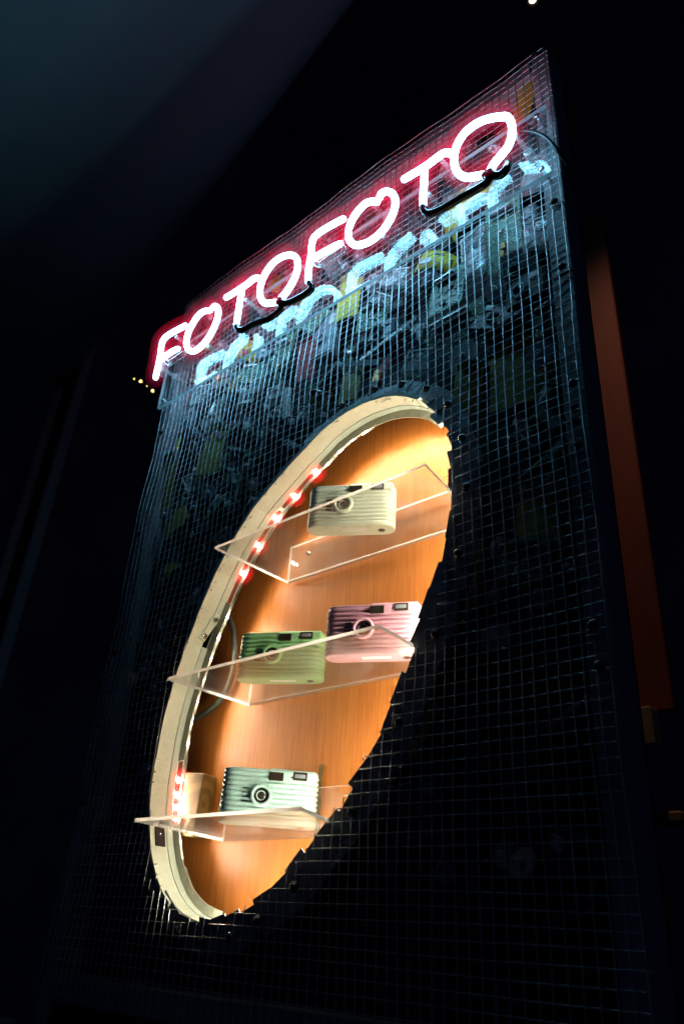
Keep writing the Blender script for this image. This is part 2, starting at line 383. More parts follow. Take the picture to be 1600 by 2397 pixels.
for nm, y0, y1, h, n in (('channel_lip', 2.9, 3.0, 1.12, 96), ('rear_lip', 3.78, 3.88, .36, 64)):
    for i in range(n):
        a, b = 2 * pi * i / n, 2 * pi * (i + 1) / n + .002
        dg = (math.degrees((a + b) / 2) + 180) % 360 - 180
        if nm == 'channel_lip' and (near_lit((a + b) / 2) or 20 < dg < 165): continue
        wob = .04 if nm == 'channel_lip' else .22; hh = h * random.uniform(1 - wob, 1 + wob); e0 = random.uniform(-wob, wob) * .3; tl = random.uniform(-.02, .02) if nm == 'channel_lip' else random.uniform(-.08, .14)
        vs = [oval(a, .22, y0), oval(b, .22, y0), oval(b, .22 - hh + e0, y0 + tl), oval(a, .22 - hh - e0, y0 + tl)]
        vs += [v + Vector((0, y1 - y0, 0)) for v in vs]
        part(nm, MB().add(vs, [(0, 1, 2, 3), (4, 7, 6, 5), (0, 4, 5, 1), (3, 2, 6, 7), (0, 3, 7, 4), (1, 5, 6, 2)]), MT['lip' if nm == 'rear_lip' else 'liptop'], case)
# clip joining the ends of the edging
def frame_at(t, y, off):
    p = oval(t, off, y); q = oval(t + .01, off, y); tg = (q - p).normalized(); nn = Vector((tg.z, 0, -tg.x)); nn = nn if (Vector((C0.x, y, C0.y)) - p).dot(nn) > 0 else -nn
    return p, Matrix((tg, Vector((0, 1, 0)), nn)).transposed()
p0, R0 = frame_at(TJ, 2.0, -.12)
cl = part('joint_plate', MB().box(p0, (3.4, .95, .14), R0 @ Matrix.Rotation(.25, 3, 'Z'), bev=.05), MT['cream'], case)
for k in (-1.15, 1.15):
    q = p0 + (R0 @ Matrix.Rotation(.25, 3, 'Z')) @ Vector((k, 0, .07))
    part('joint_screw', MB().lathe([(.34, 0), (.32, .1), (.18, .15), (0, .15)], q, R0, 14).box(q + R0 @ Vector((0, 0, .15)), (.4, .07, .03), R0 @ Matrix.Rotation(.7, 3, 'Z'), 1).box(q + R0 @ Vector((0, 0, .151)), (.07, .4, .03), R0 @ Matrix.Rotation(.7, 3, 'Z'), 1), [MT['bright'], MT['rubber']], cl)
pk, Rk = frame_at(radians(-152.5), 1.15, -.06)
part('black_pad', MB().box(pk, (2.6, 1.25, .14), Rk, bev=.05).lathe([(.12, 0), (.1, .1), (0, .12)], pk + Rk @ Vector((-.2, 0, .06)), Rk, 10, 1), [MT['rubber'], MT['bright']], case, 'black pad stuck on the cream edging')
# collar of overlapping black plastic pieces round the opening
NC = 66
for i in range(NC):
    a, b = 2 * pi * (i - .06) / NC, 2 * pi * (i + 1.06) / NC
    dy = .02 * (i % 2) + random.uniform(0, .03); w0 = random.uniform(2.1, 2.7); e0 = random.choice((-.95, -.7, -.4, -.05)) + random.uniform(-.12, .1); e1_ = e0 + random.uniform(-.4, .4)
    right = 14 < math.degrees(a) % 360 < 180
    if not right: e0, e1_ = .22, .22
    dy -= .34 if right else 0.
    left = -160 < ((math.degrees(a) + 180) % 360 - 180) < -20
    if left: e0 = e1_ = .4
    ty = random.uniform(-.06, .1)
    vs = [oval(a, e0, .42 + dy + ty), oval(b, e1_, .42 + dy), oval(b, w0, 1.05 + dy), oval(a, w0 * random.uniform(.95, 1.05), 1.05 + dy + ty)]
    vs += [v + Vector((0, .1, 0)) for v in vs]
    part('collar_piece', MB().add(vs, [(0, 1, 2, 3), (4, 7, 6, 5), (0, 4, 5, 1), (3, 2, 6, 7), (0, 3, 7, 4), (1, 5, 6, 2)]), MT['collar'], case)
# washer-head screws that clamp the mesh
RY = Matrix.Rotation(pi / 2, 3, 'X')
def screw(x, z, y=-.06):
    mb = MB().lathe([(.46, 0), (.46, .06), (.40, .1), (.34, .12), (.31, .25), (.22, .34), (.1, .38), (0, .39)], (x, y, z), RY, 18)
    mb.box((x, y - .30, z), (.34, .1, .06), mi=1)
    return part('screw', mb, [MT['screw'], MT['rubber']], case)
for t in [0, 12, 24, 37, 50, 64, 79, 95, 112, 130, 150, 172, -12, -26, -170, 160, 141]:
    p = oval(radians(t), 1.35); screw(p.x, p.z)
for px, py in ((1296, 474), (1315, 627), (1341, 898), (1344, 957), (1347, 988), (1350, 1045), (1198, 1031), (1386, 1464), (1402, 1560), (735, 918), (1250, 130)):
    q = unproj(px, py, 0); screw(q.x, q.z)
for z in (80, 64, 47, 30, 12): screw(-86, z)
for px, py, w in ((1299, 478, 1.3), (1317, 631, 1.3), (1341, 914, 1.2), (1352, 1060, 1.2), (1390, 1484, 1.1), (1199, 1046, 1.2), (1087, 1152, 1.2), (1037, 1410, 1.1)):
    q = unproj(px, py, -.2)
    part('staple', MB().tube([q + Vector((-w / 2, .5, -.1)), q + Vector((-w / 2, 0, 0)), q + Vector((w / 2, 0, 0)), q + Vector((w / 2, .5, -.1))], .06, 6), MT['bright'], case)

# ------------------------------------------------------------------ wire mesh
mesh_t = thing('wire_mesh', 'galvanised welded wire mesh stretched over the front of the display case', 'wire mesh', (-54.2, 0, 25))
def wire(pts, r):
    e = random.uniform(-.03, .02); runs = []; cur = []
    for p in pts:
        if ofac(p.x, p.z) > 1.0 + e: cur.append(p)
        else:
            if len(cur) > 1: runs.append(cur)
            cur = []; e = random.uniform(-.03, .02)
    if len(cur) > 1: runs.append(cur)
    for rn in runs:                       # thin long runs: drop collinear points away from bends
        keep = rn[::4] if len(rn) > 8 else rn
        if keep[-1] is not rn[-1]: keep = keep + [rn[-1]]
        part('wire', MB().tube(keep, r, 5, cap=False), MT['wire'], mesh_t)
nv = 66
for i in range(nv + 1):
    x = XL + (XR - XL) * i / nv; j = random.uniform(-.06, .06)
    pts = [Vector((x + j + .05 * sin(z * .17 + i), -.05 + wav(x, z) - .045, z)) for z in [ZB + .5 * k for k in range(int((ZT - ZB) / .5) + 1)]]
    wire(pts, .052)
z = ZT
while z > ZB:
    e = random.uniform(.0, .5)
    pts = [Vector((x, -.05 + wav(x, z) + .045, z + .05 * sin(x * .2 + z))) for x in [XL - .1 + .5 * k for k in range(int((XR - XL + .2 + e) / .5) + 1)]]
    wire(pts, .050); z -= 1.0

# ------------------------------------------------------------------ neon sign
sign = thing('neon_sign', 'glowing white neon sign spelling FOTOFOTO on a clear acrylic plate', 'neon sign', (-53.8, -1.2, 67.7))
mb = MB(); mb.box((-53.8, -1.2, 72.9), (65.0, .42, 10.5))
mb.m = [0 if i in (2, 3) else 1 for i in range(6)]
part('acrylic_plate', mb, [MT['plate'], MT['sedge']], sign)
NY = -5.0
def smooth_path(pts, k=5):
    q = [pts[0] + (pts[0] - pts[1])] + pts + [pts[-1] + (pts[-1] - pts[-2])]; out = []
    for i in range(1, len(q) - 2):
        for s_ in range(k):
            u = s_ / k; a, b, c, d = q[i - 1:i + 3]
            out.append(.5 * ((2 * b) + (c - a) * u + (2 * a - 5 * b + 4 * c - d) * u * u + (3 * b - a - 3 * c + d) * u ** 3))
    out.append(q[-2]); return out
def trace(ox, oy, s, L, y=NY):
    out = []
    for t in L:
        yy = y if len(t) == 2 else y + t[2]
        out.append(unproj(ox + t[0] / s, oy + t[1] / s, yy))
    return out
A = (330, 700, 7.84); B = (510, 560, 6.533); C = (690, 420, 6.031); D = (920, 240, 4.9)
strokes = {
    'letter_f': [
        (A, [[(810, 490), (700, 550), (570, 620), (480, 680), (415, 750), (385, 830), (368, 930), (355, 1040), (335, 1150), (312, 1260), (290, 1350), (272, 1440)], [(675, 915, .1), (590, 955), (500, 1010), (430, 1060, .1), (380, 1110, .3)]]),
        (C, [[(680, 560), (600, 600), (510, 650), (400, 715), (310, 780), (255, 850), (238, 940), (232, 1030), (215, 1140), (195, 1260), (187, 1360), (185, 1440)], [(640, 910, .1), (560, 945), (470, 995), (380, 1045), (300, 1095, .1), (250, 1130, .3)]])],
    'letter_o': [
        (A, [[(1265, 215, .5), (1200, 215, .25), (1130, 240), (1040, 320), (960, 440), (890, 570), (845, 710), (835, 830), (870, 925), (960, 960), (1070, 900), (1190, 780), (1310, 590), (1390, 400), (1420, 250), (1405, 160, -.1), (1360, 130, -.3), (1315, 165, -.5)]]),
        (B, [[(890, 965), (810, 975), (730, 980), (665, 920), (640, 800), (670, 650), (740, 500), (850, 360), (970, 275), (1090, 243), (1180, 270), (1220, 360), (1210, 480), (1160, 620), (1080, 760), (1010, 850), (965, 900)]]),
        (C, [[(1160, 320, .5), (1090, 310, .2), (990, 345), (880, 460), (800, 590), (757, 720), (762, 840), (830, 920), (940, 920), (1080, 860), (1220, 740), (1330, 590), (1400, 430), (1415, 290), (1370, 200), (1290, 172, -.2), (1220, 200, -.4), (1195, 255, -.5)]]),
        (D, [[(1035, 830), (950, 845), (850, 860), (765, 830), (710, 750), (695, 640), (725, 500), (810, 360), (940, 250), (1080, 190), (1220, 165), (1310, 170), (1355, 260), (1355, 380), (1310, 510), (1230, 610), (1155, 700), (1112, 775)]])],
    'letter_t': [
        (B, [[(130, 890), (200, 850), (300, 785), (400, 720), (480, 660), (550, 605), (610, 590)], [(372, 735, .3), (360, 830), (335, 960), (315, 1100), (297, 1210), (282, 1310)]]),
        (D, [[(125, 880), (200, 835), (300, 775), (400, 710), (480, 650), (560, 590), (625, 575), (655, 590, .1)], [(360, 735, .3), (356, 850), (348, 980), (343, 1080), (340, 1180)]])]}
for nm, L in strokes.items():
    for (fr, paths) in L:
        mb = MB()
        for pth in paths: mb.tube(smooth_path(trace(*fr, pth)), .39, 14, roundcap=True)
        lt = part(nm, mb, MT['neon'], sign)
        for rr, mm in ((.78, 'sleeve'), (1.15, 'outer_halo'), (1.55, 'outer_halo')):  # added nested shells, a made-up red halo round each letter
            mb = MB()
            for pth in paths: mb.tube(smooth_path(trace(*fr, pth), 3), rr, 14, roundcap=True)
            part('halo_shell', mb, MT[mm], lt)
for fr, pth in ((B, [(282, 1330), (310, 1385, -.1), (390, 1385), (500, 1320), (640, 1262), (760, 1222), (880, 1150), (950, 1080, .1), (962, 1010, .1), (925, 965)]),
                (B, [(960, 915), (985, 968), (1080, 970), (1250, 890), (1390, 805), (1432, 740), (1395, 668)]),
                (D, [(338, 1200), (368, 1262), (440, 1272), (600, 1200), (800, 1080), (1000, 970), (1082, 900), (1085, 850), (1045, 835)]),
                (D, [(1110, 790), (1150, 832), (1225, 832), (1290, 770), (1318, 690, 1.0), (1290, 600, 3.2)])):
    part('blackout_tube', MB().tube(smooth_path(trace(*fr, pth)), .41, 12, roundcap=True), MT['blackout'], sign)
for fr, pth in ((A, [(470, 1150), (520, 1180), (640, 1100), (760, 1020), (800, 990)]), (C, [(300, 1190), (360, 1205), (480, 1120), (600, 1045), (690, 975)]),
                (A, [(400, 1230, .2), (400, 1300, .8), (390, 1400, 1.5)])):
    part('clear_tube', MB().tube(smooth_path(trace(*fr, pth, NY + .2)), .38, 12, roundcap=True), MT['glass'], sign)
# glass stand-offs between tubes and plate, with their foot collars
for fr, a in ((A, (640, 690)), (A, (1230, 870)), (B, (420, 920)), (B, (960, 960)), (C, (470, 1000)), (C, (1250, 800)), (C, (1060, 300)), (D, (400, 1050)), (D, (1380, 350)), (D, (1090, 850)), (D, (520, 620)), (A, (330, 1240))):
    q = unproj(fr[0] + a[0] / fr[2], fr[1] + a[1] / fr[2], NY + .3)
    sp = part('glass_support', MB().lathe([(.30, 0), (.27, .4), (.27, 2.2), (.27, -NY - 1.9)], q, Matrix.Rotation(-pi / 2, 3, 'X'), 14), MT['glass'], sign)
    part('support_foot', MB().lathe([(.5, 0), (.55, .25), (.62, .55)], q + Vector((0, -NY - 2.3, 0)), Matrix.Rotation(-pi / 2, 3, 'X'), 14), MT['glass'], sp)
# tube electrodes that run back through the plate
for fr, a, y0, y1 in ((D, (1195, 545), -4.2, -2.0), (C, (1140, 380), -3.6, -1.5), (A, (1270, 330), -3.4, -1.5)):
    q0 = unproj(fr[0] + a[0] / fr[2], fr[1] + a[1] / fr[2], y0)
    el = part('electrode', MB().tube([q0, q0 + Vector((-.6, .2, .9)), q0 + Vector((-1.1, .5, 1.8))], [.42, .42, .36], 12), MT['glass'], sign)
    part('electrode_cap', MB().tube([q0 + Vector((-1.1, .5, 1.8)), q0 + Vector((-1.25, .7, 2.2)), q0 + Vector((-1.1, 1.4, 2.3)), q0 + Vector((-1.0, 2.6, 2.2))], .30, 10), MT['rubber'], el)
# cable leaving the last letter over the case edge
cpts = [(1209, 304, 1.5), (1222, 307, 1.0), (1248, 309, .6), (1280, 325, .4), (1308, 358, .9), (1330, 390, 3), (1348, 422, 8)]
part('sign_cable', MB().tube(smooth_path([unproj(a, b, -3.4 + c) for a, b, c in cpts]), .20, 8), MT['rubber'], sign)
for x in (-85.2, -22.4):
    for z in (68.7, 77.2):
        part('plate_bolt', MB().lathe([(.32, 0), (.32, .12), (.2, .2), (0, .2)], (x, -1.41, z), RY, 12).tube([(x, -1.2, z), (x, .3, z)], .14, 8), MT['bright'], sign)

# ------------------------------------------------------------------ shelves
def shelf(label, poly, zf, th, flange=None):
    """poly: plan corners (x, y); zf(y) = underside height"""
    cx = sum(p[0] for p in poly) / len(poly); loc = (cx, 0, zf(0)); n = len(poly); mb = MB()
    vs = [Vector((x, y, zf(y))) for x, y in poly] + [Vector((x, y, zf(y) + th)) for x, y in poly]
    mb.add(vs, [tuple(range(n))[::-1], tuple(range(n, 2 * n))], 0); mb.add(vs, [(i, (i + 1) % n, (i + 1) % n + n, i + n) for i in range(n)], 1)
    if flange is None: return solo('acrylic_shelf', mb, [MT['acrylic'], MT['edge']], label, 'shelf', loc)
    t = thing('acrylic_shelf', label, 'shelf', loc)
    part('shelf_board', mb, [MT['acrylic'], MT['edge']], t)
    x0, x1, y, h = flange; fb = MB().box(((x0 + x1) / 2, y, zf(y) + th + .02 + h / 2), (x1 - x0, th, h)); fb.m = [1, 1, 0, 0, 1, 1]
    part('back_flange', fb, [MT['acrylic'], MT['edge']], t)
    for fx in (.12, .5, .88):
        part('flange_screw', MB().lathe([(.3, 0), (.28, .08), (.16, .14), (0, .14)], (x0 + (x1 - x0) * fx, y - th / 2, zf(y) + th + h * .62), RY, 12), MT['bright'], t)
    return t
shelf('top clear acrylic shelf under the cream white camera', [(-62.2, -4.65), (-34.0, -4.65), (-34.7, -.3), (-35.2, 6.6), (-62.2, 6.6)], lambda y: 36.12, .3, (-62.2, -35.4, 6.5, 4.4))
shelf('middle clear acrylic shelf under the green and the pink camera', [(-66.2, -5.0), (-38.2, -5.0), (-38.6, -.3), (-39.2, 6.3), (-66.2, 6.3)], lambda y: 22.12, .3, (-66.2, -39.4, 6.2, 4.4))
shelf('bottom clear acrylic shelf under the pale blue camera', [(-68.0, -4.7), (-45.7, -4.7), (-47.0, -.3), (-47.8, 6.3), (-67.7, 6.3)], lambda y: 8.40 - .045 * y, .3, (-67.7, -48.0, 6.2, 4.2))

# ------------------------------------------------------------------ cameras
def stadium(w, d, inset, n=9):
    """plan outline of a rounded-end camera body, width w, depth d"""
    hw, hd = w / 2 - inset, d / 2 - inset; r = hd * .92; rx = hd * 1.05; out = []
    for cx, cy, a0 in ((hw - rx, -hd + r, -90), (hw - rx, hd - r, 0), (-hw + rx, hd - r, 90), (-hw + rx, -hd + r, 180)):
        for k in range(n):
            a = radians(a0 + 90 * k / (n - 1)); out.append((cx + rx * cos(a), cy + r * sin(a)))
    return out
def camera(label, base, loc, ang, color, tilt=0., paint_tint=None):
    t = thing('compact_camera', label, 'camera', loc, Matrix.Rotation(ang, 3, 'Z') @ Matrix.Rotation(-tilt, 3, 'X'))
    W, Dp, H = 9.1, 2.35, 4.9
    cm = mat('ribbed_plastic_' + base, color, .36, 0, .06, 90, .06, 500, spec=.45); cx, cy = W / 2, Dp / 2
    mb = MB(); lv = [(.0, .12), (.06, .03), (.42, .0), (.5, .02)]
    z = .5; nr = 9; pitch = (H - .28 - z) / nr
    for k in range(nr):
        for u, ins in ((.04, .21), (.18, .07), (.36, .0), (.64, .0), (.82, .07), (.96, .21)): lv.append((z + pitch * (k + u), ins))
    lv += [(H - .2, .06), (H - .1, .12), (H - .03, .24), (H, .4)]
    rings = [[(x + cx, y + cy, zz) for x, y in stadium(W, Dp, ins)] for zz, ins in lv]; n = len(rings[0])
    vs = [v for r in rings for v in r]; fs = []
    for i in range(len(rings) - 1):
        for k in range(n): l = (k + 1) % n; fs.append((i * n + k, i * n + l, (i + 1) * n + l, (i + 1) * n + k))
    mb.add(vs, fs, 0, True); mb.add(rings[0], [tuple(range(n))[::-1]]); mb.add(rings[-1], [tuple(range(n))])
    part('body', mb, cm, t, local=True)
    # smooth upper right housing with the finder recess and flash window
    hs = MB()
    hs.box((6.95, .62, 4.42), (3.92, 1.36, .96), bev=.2)
    hs.box((5.25, .75, 4.58), (2.0, 1.5, .80), bev=.25)
    hs.box((8.35, 1.2, 4.46), (.9, 1.5, .84), bev=.3)
    part('finder_housing', hs, cm, t, local=True)
    part('viewfinder', MB().box((5.05, -.07, 4.2), (1.35, .12, .78), bev=.05), MT['window'], t, local=True)
    part('finder_hood', MB().prism([(5.72, 3.85), (6.35, 3.92), (6.35, 4.55), (5.72, 4.6)], .2, (0, -.16, 0)), cm, t, local=True)
    fw = part('flash_window', MB().box((7.28, -.08, 4.37), (1.34, .12, .74), bev=.05), MT['window'], t, local=True)
    part('flash_tube', MB().box((7.28, -.15, 4.37), (1.0, .05, .34), bev=.02), MT['grey'], fw, local=True)
    part('indicator_dot', MB().lathe([(.09, 0), (.09, .1), (0, .12)], (6.5, -.06, 4.22), RY, 10), MT['rubber'], t, local=True)
    LC = (3.82, .05, 2.42)
    lr = part('lens_ring', MB().lathe([(1.02, -.1), (1.02, .26), (.94, .36), (.78, .38), (.70, .28), (.68, .1)], LC, RY, 36), cm, t, local=True)
    lb = part('lens_barrel', MB().lathe([(.70, .06), (.70, .22), (.58, .26), (.50, .2), (.44, .1), (.43, .0)], LC, RY, 32), MT['lensm'], lr, local=True)
    part('lens', MB().lathe([(.43, .04), (.36, .1), (.2, .15), (0, .17)], LC, RY, 24), MT['window'], t, local=True)
    for k in range(4):
        part('side_slot', MB().box((2.35, -.03, 1.85 + .38 * k), (.62, .1, .12)), MT['rubber'], t, local=True)
    bl = MB().box((4.9, 1.05, -.012), (2.7, .62, .02)); part('bottom_label', bl, mat('label_' + base, tuple(min(1, c * .25 + .6) for c in color), .4), t, local=True)
    for x, y, w in ((2.2, .4, .5), (4.1, .35, .4), (6.4, .38, .4), (3.55, 1.05, .1)):
        part('bottom_slot', MB().box((x, y, -.011), (w, .06 if w > .2 else .5, .02)), MT['grey'], t, local=True)
    part('rewind_hole', MB().lathe([(.36, 0), (.36, .03), (.0, .035)], (7.7, 1.25, .0), Matrix.Rotation(pi, 3, 'X'), 18), MT['rubber'], t, local=True)
    for y in (.75, 1.2):
        part('bottom_ring', MB().tube([Vector((1.5 + .42 * cos(a * pi / 8), 1.15 + .42 * sin(a * pi / 8), -.005)) for a in range(16)], .02, 5, closed=True), cm, t, local=True) if y > 1 else None
    return t
camera('cream white ribbed compact camera alone on the top shelf', 'cream', (-50.88, -2.28, 36.44), .55, (.86, .92, .74))
camera('green ribbed compact camera beside the pink camera', 'green', (-60.29, -1.26, 22.44), .513, (.38, .74, .34))
camera('pink ribbed compact camera right of the green camera', 'pink', (-47.69, -1.69, 22.44), .457, (.76, .38, .47))
camera('pale blue ribbed compact camera alone on the bottom shelf', 'blue', (-59.19, -1.95, 8.80), .80, (.52, .76, .70), .03)

# ------------------------------------------------------------------ led strip, wood block, cord
strip = thing('led_strip', 'warm led strip running round the inside of the oval window', 'led strip', (-54.2, 3.4, 26))
mb = MB(); n = 120
def ledy(t):
    a = (math.degrees(t) + 180) % 360 - 180
    if a < 10 or a > 176: return 0.
    u = min(1, (a - 10) / 25, (176 - a) / 14); return -1.9 * u * u * (3 - 2 * u)
for i in range(n):
    a, b = 2 * pi * i / n, 2 * pi * (i + 1) / n
    vs = [oval(a, .16, 3.12), oval(b, .16, 3.12), oval(b, .16, 3.66), oval(a, .16, 3.66), oval(a, .21, 3.12), oval(b, .21, 3.12), oval(b, .21, 3.66), oval(a, .21, 3.66)]
    io = -.16 if ledy(a) < -.3 else 0.
    for k, v in enumerate(vs): v.y += ledy(b if k in (1, 2, 5, 6) else a); v.x += io * .0
    mb.add(vs, [(0, 1, 2, 3), (4, 7, 6, 5), (0, 4, 5, 1), (3, 2, 6, 7)])
part('flex_tape', mb, MT['flex'], strip)
angs = list(lits); a = -170.
while a < 180:
    if not (-90 < a < -44 or -151 < a < -131 or a < -163 or a > 164): angs.append(a)
    a += 5.5
for a in angs:
    dy = ledy(radians(a)); q, R = frame_at(radians(a), 3.4 + dy, .16 if dy > -.3 else -.02)
    ld = part('led', MB().box(q + R @ Vector((0, 0, .07)), (.4, .36, .12), R), MT['led'], strip)
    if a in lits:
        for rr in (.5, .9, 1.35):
            part('led_halo_shell', MB().lathe([(rr, 0), (rr * .92, rr * .4), (rr * .7, rr * .72), (rr * .38, rr * .93), (0, rr)], q + R @ Vector((0, 0, .02)), R, 16), MT['led_halo'], ld)  # added red shells imitating halation round the visible LEDs
q = unproj(458, 1885, 5.4)
blk = solo('wood_block', MB().box(q, (2.5, 2.6, 6.4), Matrix.Rotation(.06, 3, 'Y') @ Matrix.Rotation(.3, 3, 'Z'), bev=.1), MT['pine'], 'pale pine offcut block standing left of the pale blue camera', 'wood block', q)
cd = [unproj(x, y, 6.2) for x, y in ((532, 1440), (545, 1470), (550, 1520), (545, 1570), (528, 1620), (500, 1655), (460, 1680), (445, 1690))]
solo('power_cord', MB().tube(smooth_path(cd), .34, 8), MT['cord'], 'grey power cord looping inside the case left of the green camera', 'cord', cd[0])

# ------------------------------------------------------------------ scrap camera parts behind the mesh
def rot(a, tx=0., tz=0.): return Matrix.Rotation(a, 3, 'Y') @ Matrix.Rotation(tx, 3, 'X') @ Matrix.Rotation(tz, 3, 'Z')
def k_board(t, w, h, rng):
    part('board', MB().box((0, 0, 0), (w, .14, h), bev=.03), MT['pcb'], t, local=True)
    part('capacitor', MB().lathe([(.36, -w * .3), (.4, -w * .28), (.4, w * .28), (.36, w * .3)], (0, -.45, h * .28), Matrix.Rotation(pi / 2, 3, 'Y'), 12), MT[rng.choice(['bright', 'grey', 'dark'])], t, local=True)
    for k in range(3):
        part('chip', MB().box((rng.uniform(-.35, .35) * w, -.2, rng.uniform(-.42, .1) * h), (rng.uniform(.4, .9), .3, rng.uniform(.3, .8)), bev=.04), MT[rng.choice(['dark', 'grey', 'white', 'copper'])], t, local=True)
    mb = MB()
    for k in range(44): mb.lathe([(.12, 0), (.09, .08), (0, .1)], (rng.uniform(-.46, .46) * w, -.07, rng.uniform(-.46, .46) * h), RY, 6)
    o = part('solder_joints', mb, MT['solder'], t, local=True); o['kind'] = 'stuff'
def k_band(t, w, h, rng, m='yellow'):
    n = 12; mb = MB(); r = w * .55; vi = []; arc = rng.uniform(1.6, 2.6)
    for i in range(n + 1):
        a = -arc / 2 + arc * i / n
        for rr in (r, r - .07): 
            for zz in (-h / 2, h / 2): vi.append((rr * sin(a), -rr * cos(a) + r * .7, zz))
    for i in range(n):
        b = i * 4; c = b + 4
        mb.add([vi[b], vi[b + 1], vi[c + 1], vi[c], vi[b + 2], vi[b + 3], vi[c + 3], vi[c + 2]], [(0, 3, 2, 1), (4, 5, 6, 7), (0, 4, 7, 3), (1, 2, 6, 5)], 0, True)
    part('band', mb, MT[m], t, local=True)
    part('printed_panel', MB().box((rng.uniform(-.2, .2) * w, -r * .3 - .03, rng.uniform(-.2, .2) * h), (w * .25, .06, h * .3)), MT[rng.choice(['dark', 'redp', 'white'])], t, local=True)
def k_card(t, w, h, rng, m='yellow', m2='white'):
    n = 6; mb = MB()
    for i in range(n):
        x0, x1 = -w / 2 + w * i / n, -w / 2 + w * (i + 1) / n; y0, y1 = .35 * cos(x0 / w * 2.6), .35 * cos(x1 / w * 2.6)
        vs = [(x0, -y0, -h / 2), (x1, -y1, -h / 2), (x1, -y1, h / 2), (x0, -y0, h / 2)]; vs += [(x, y + .06, z) for x, y, z in vs]
        mb.add(vs, [(0, 1, 2, 3), (4, 7, 6, 5), (0, 4, 5, 1), (3, 2, 6, 7), (0, 3, 7, 4), (1, 5, 6, 2)])
    part('card', mb, MT[m], t, local=True)
    part('folded_tab', MB().box((0, -.15, h * .5), (w * .8, .07, h * .35), Matrix.Rotation(.5, 3, 'X')), MT[m2], t, local=True)
def k_shell(t, w, h, rng, m='dark'):
    mb = MB().box((0, .3, 0), (w, 1.1, h), bev=.22); part('shell', mb, MT[m], t, local=True)
    part('lens_mount', MB().lathe([(.9, 0), (.9, .3), (.7, .42), (.55, .3), (.5, .05)], (-.1 * w, -.24, -.05 * h), RY, 20), MT[rng.choice(['dark', 'grey'])], t, local=True)
    part('finder_frame', MB().box((.28 * w, -.3, .28 * h), (.22 * w, .2, .22 * h), bev=.05), MT[rng.choice(['cplastic', 'grey', 'white'])], t, local=True)
    part('rail', MB().box((0, -.3, -.42 * h), (.8 * w, .2, .1)), MT['grey'], t, local=True)
def k_can(t, w, h, rng, m='dark'):
    part('can', MB().lathe([(w * .5, -h / 2), (w * .5, h / 2)], (0, 0, 0), None, 18), MT[m], t, local=True)
    part('end_cap', MB().lathe([(w * .54, 0), (w * .54, .16), (w * .2, .2), (w * .2, .45), (0, .45)], (0, 0, h / 2), None, 18), MT['grey'], t, local=True)
    part('film_lip', MB().box((w * .5, .1, 0), (w * .5, .2, h * .9)), MT['dark'], t, local=True)
def k_battery(t, w, h, rng):
    part('sleeve', MB().lathe([(w * .5, -h / 2), (w * .5, h / 2)], (0, 0, 0), None, 16), MT['copper'], t, local=True)
    part('sleeve_foot', MB().lathe([(w * .505, -h / 2), (w * .505, h * .1)], (0, 0, 0), None, 16), MT['dark'], t, local=True)
    part('terminal', MB().lathe([(w * .2, h / 2), (w * .2, h / 2 + .15), (0, h / 2 + .16)], (0, 0, 0), None, 10), MT['bright'], t, local=True)
def k_clear(t, w, h, rng):
    part('casing', MB().box((0, .2, 0), (w, .9, h), bev=.1), MT['cplastic'], t, local=True)
    part('lens_block', MB().lathe([(.45, 0), (.4, .25), (0, .4)], (.1 * w, -.26, .1 * h), RY, 14), MT['cplastic'], t, local=True)
    part('frame_bar', MB().box((0, -.3, .4 * h), (w * .96, .14, .16)), MT['white'], t, local=True)
    part('frame_post', MB().box((-.4 * w, -.3, 0), (.14, .14, h * .8)), MT['white'], t, local=True)
def k_gear(t, w, h, rng, m='grey'):
    poly = []
    for i in range(40): a = 2 * pi * i / 40; r = w * (.5 if i % 2 else .44); poly.append((r * cos(a), r * sin(a)))
    part('wheel', MB().prism(poly, .3, (0, -.15, 0)), MT[m], t, local=True)
    part('hub', MB().lathe([(.3, 0), (.3, .35), (.12, .4), (.1, .1)], (0, -.15, 0), RY, 12), MT['white'], t, local=True)
def k_strip(t, w, h, rng, m='bright'):
    part('strip', MB().box((0, 0, 0), (w, .08, h), bev=.02), MT[m], t, local=True)
    part('bent_end', MB().box((w * .5, -.25, 0), (.08, .55, h)), MT[m], t, local=True)
KIND = dict(board=('circuit_board', 'circuit board', k_board), band=('film_wrapper', 'film wrapper', k_band), card=('card_scrap', 'card scrap', k_card), shell=('camera_shell', 'camera shell', k_shell),
            can=('film_canister', 'film canister', k_can), battery=('battery', 'battery', k_battery), clear=('plastic_casing', 'plastic casing', k_clear), gear=('film_reel', 'film reel', k_gear), strip=('metal_strip', 'metal strip', k_strip))
def junk(kind, label, loc, a, w, h, rng, group=None, tilt=(0, 0), **kw):
    nm, cat, fn = KIND[kind]; t = thing(nm, label, cat, loc, rot(a, *tilt), group); fn(t, w, h, rng, **kw); return t
rj = random.Random(5)
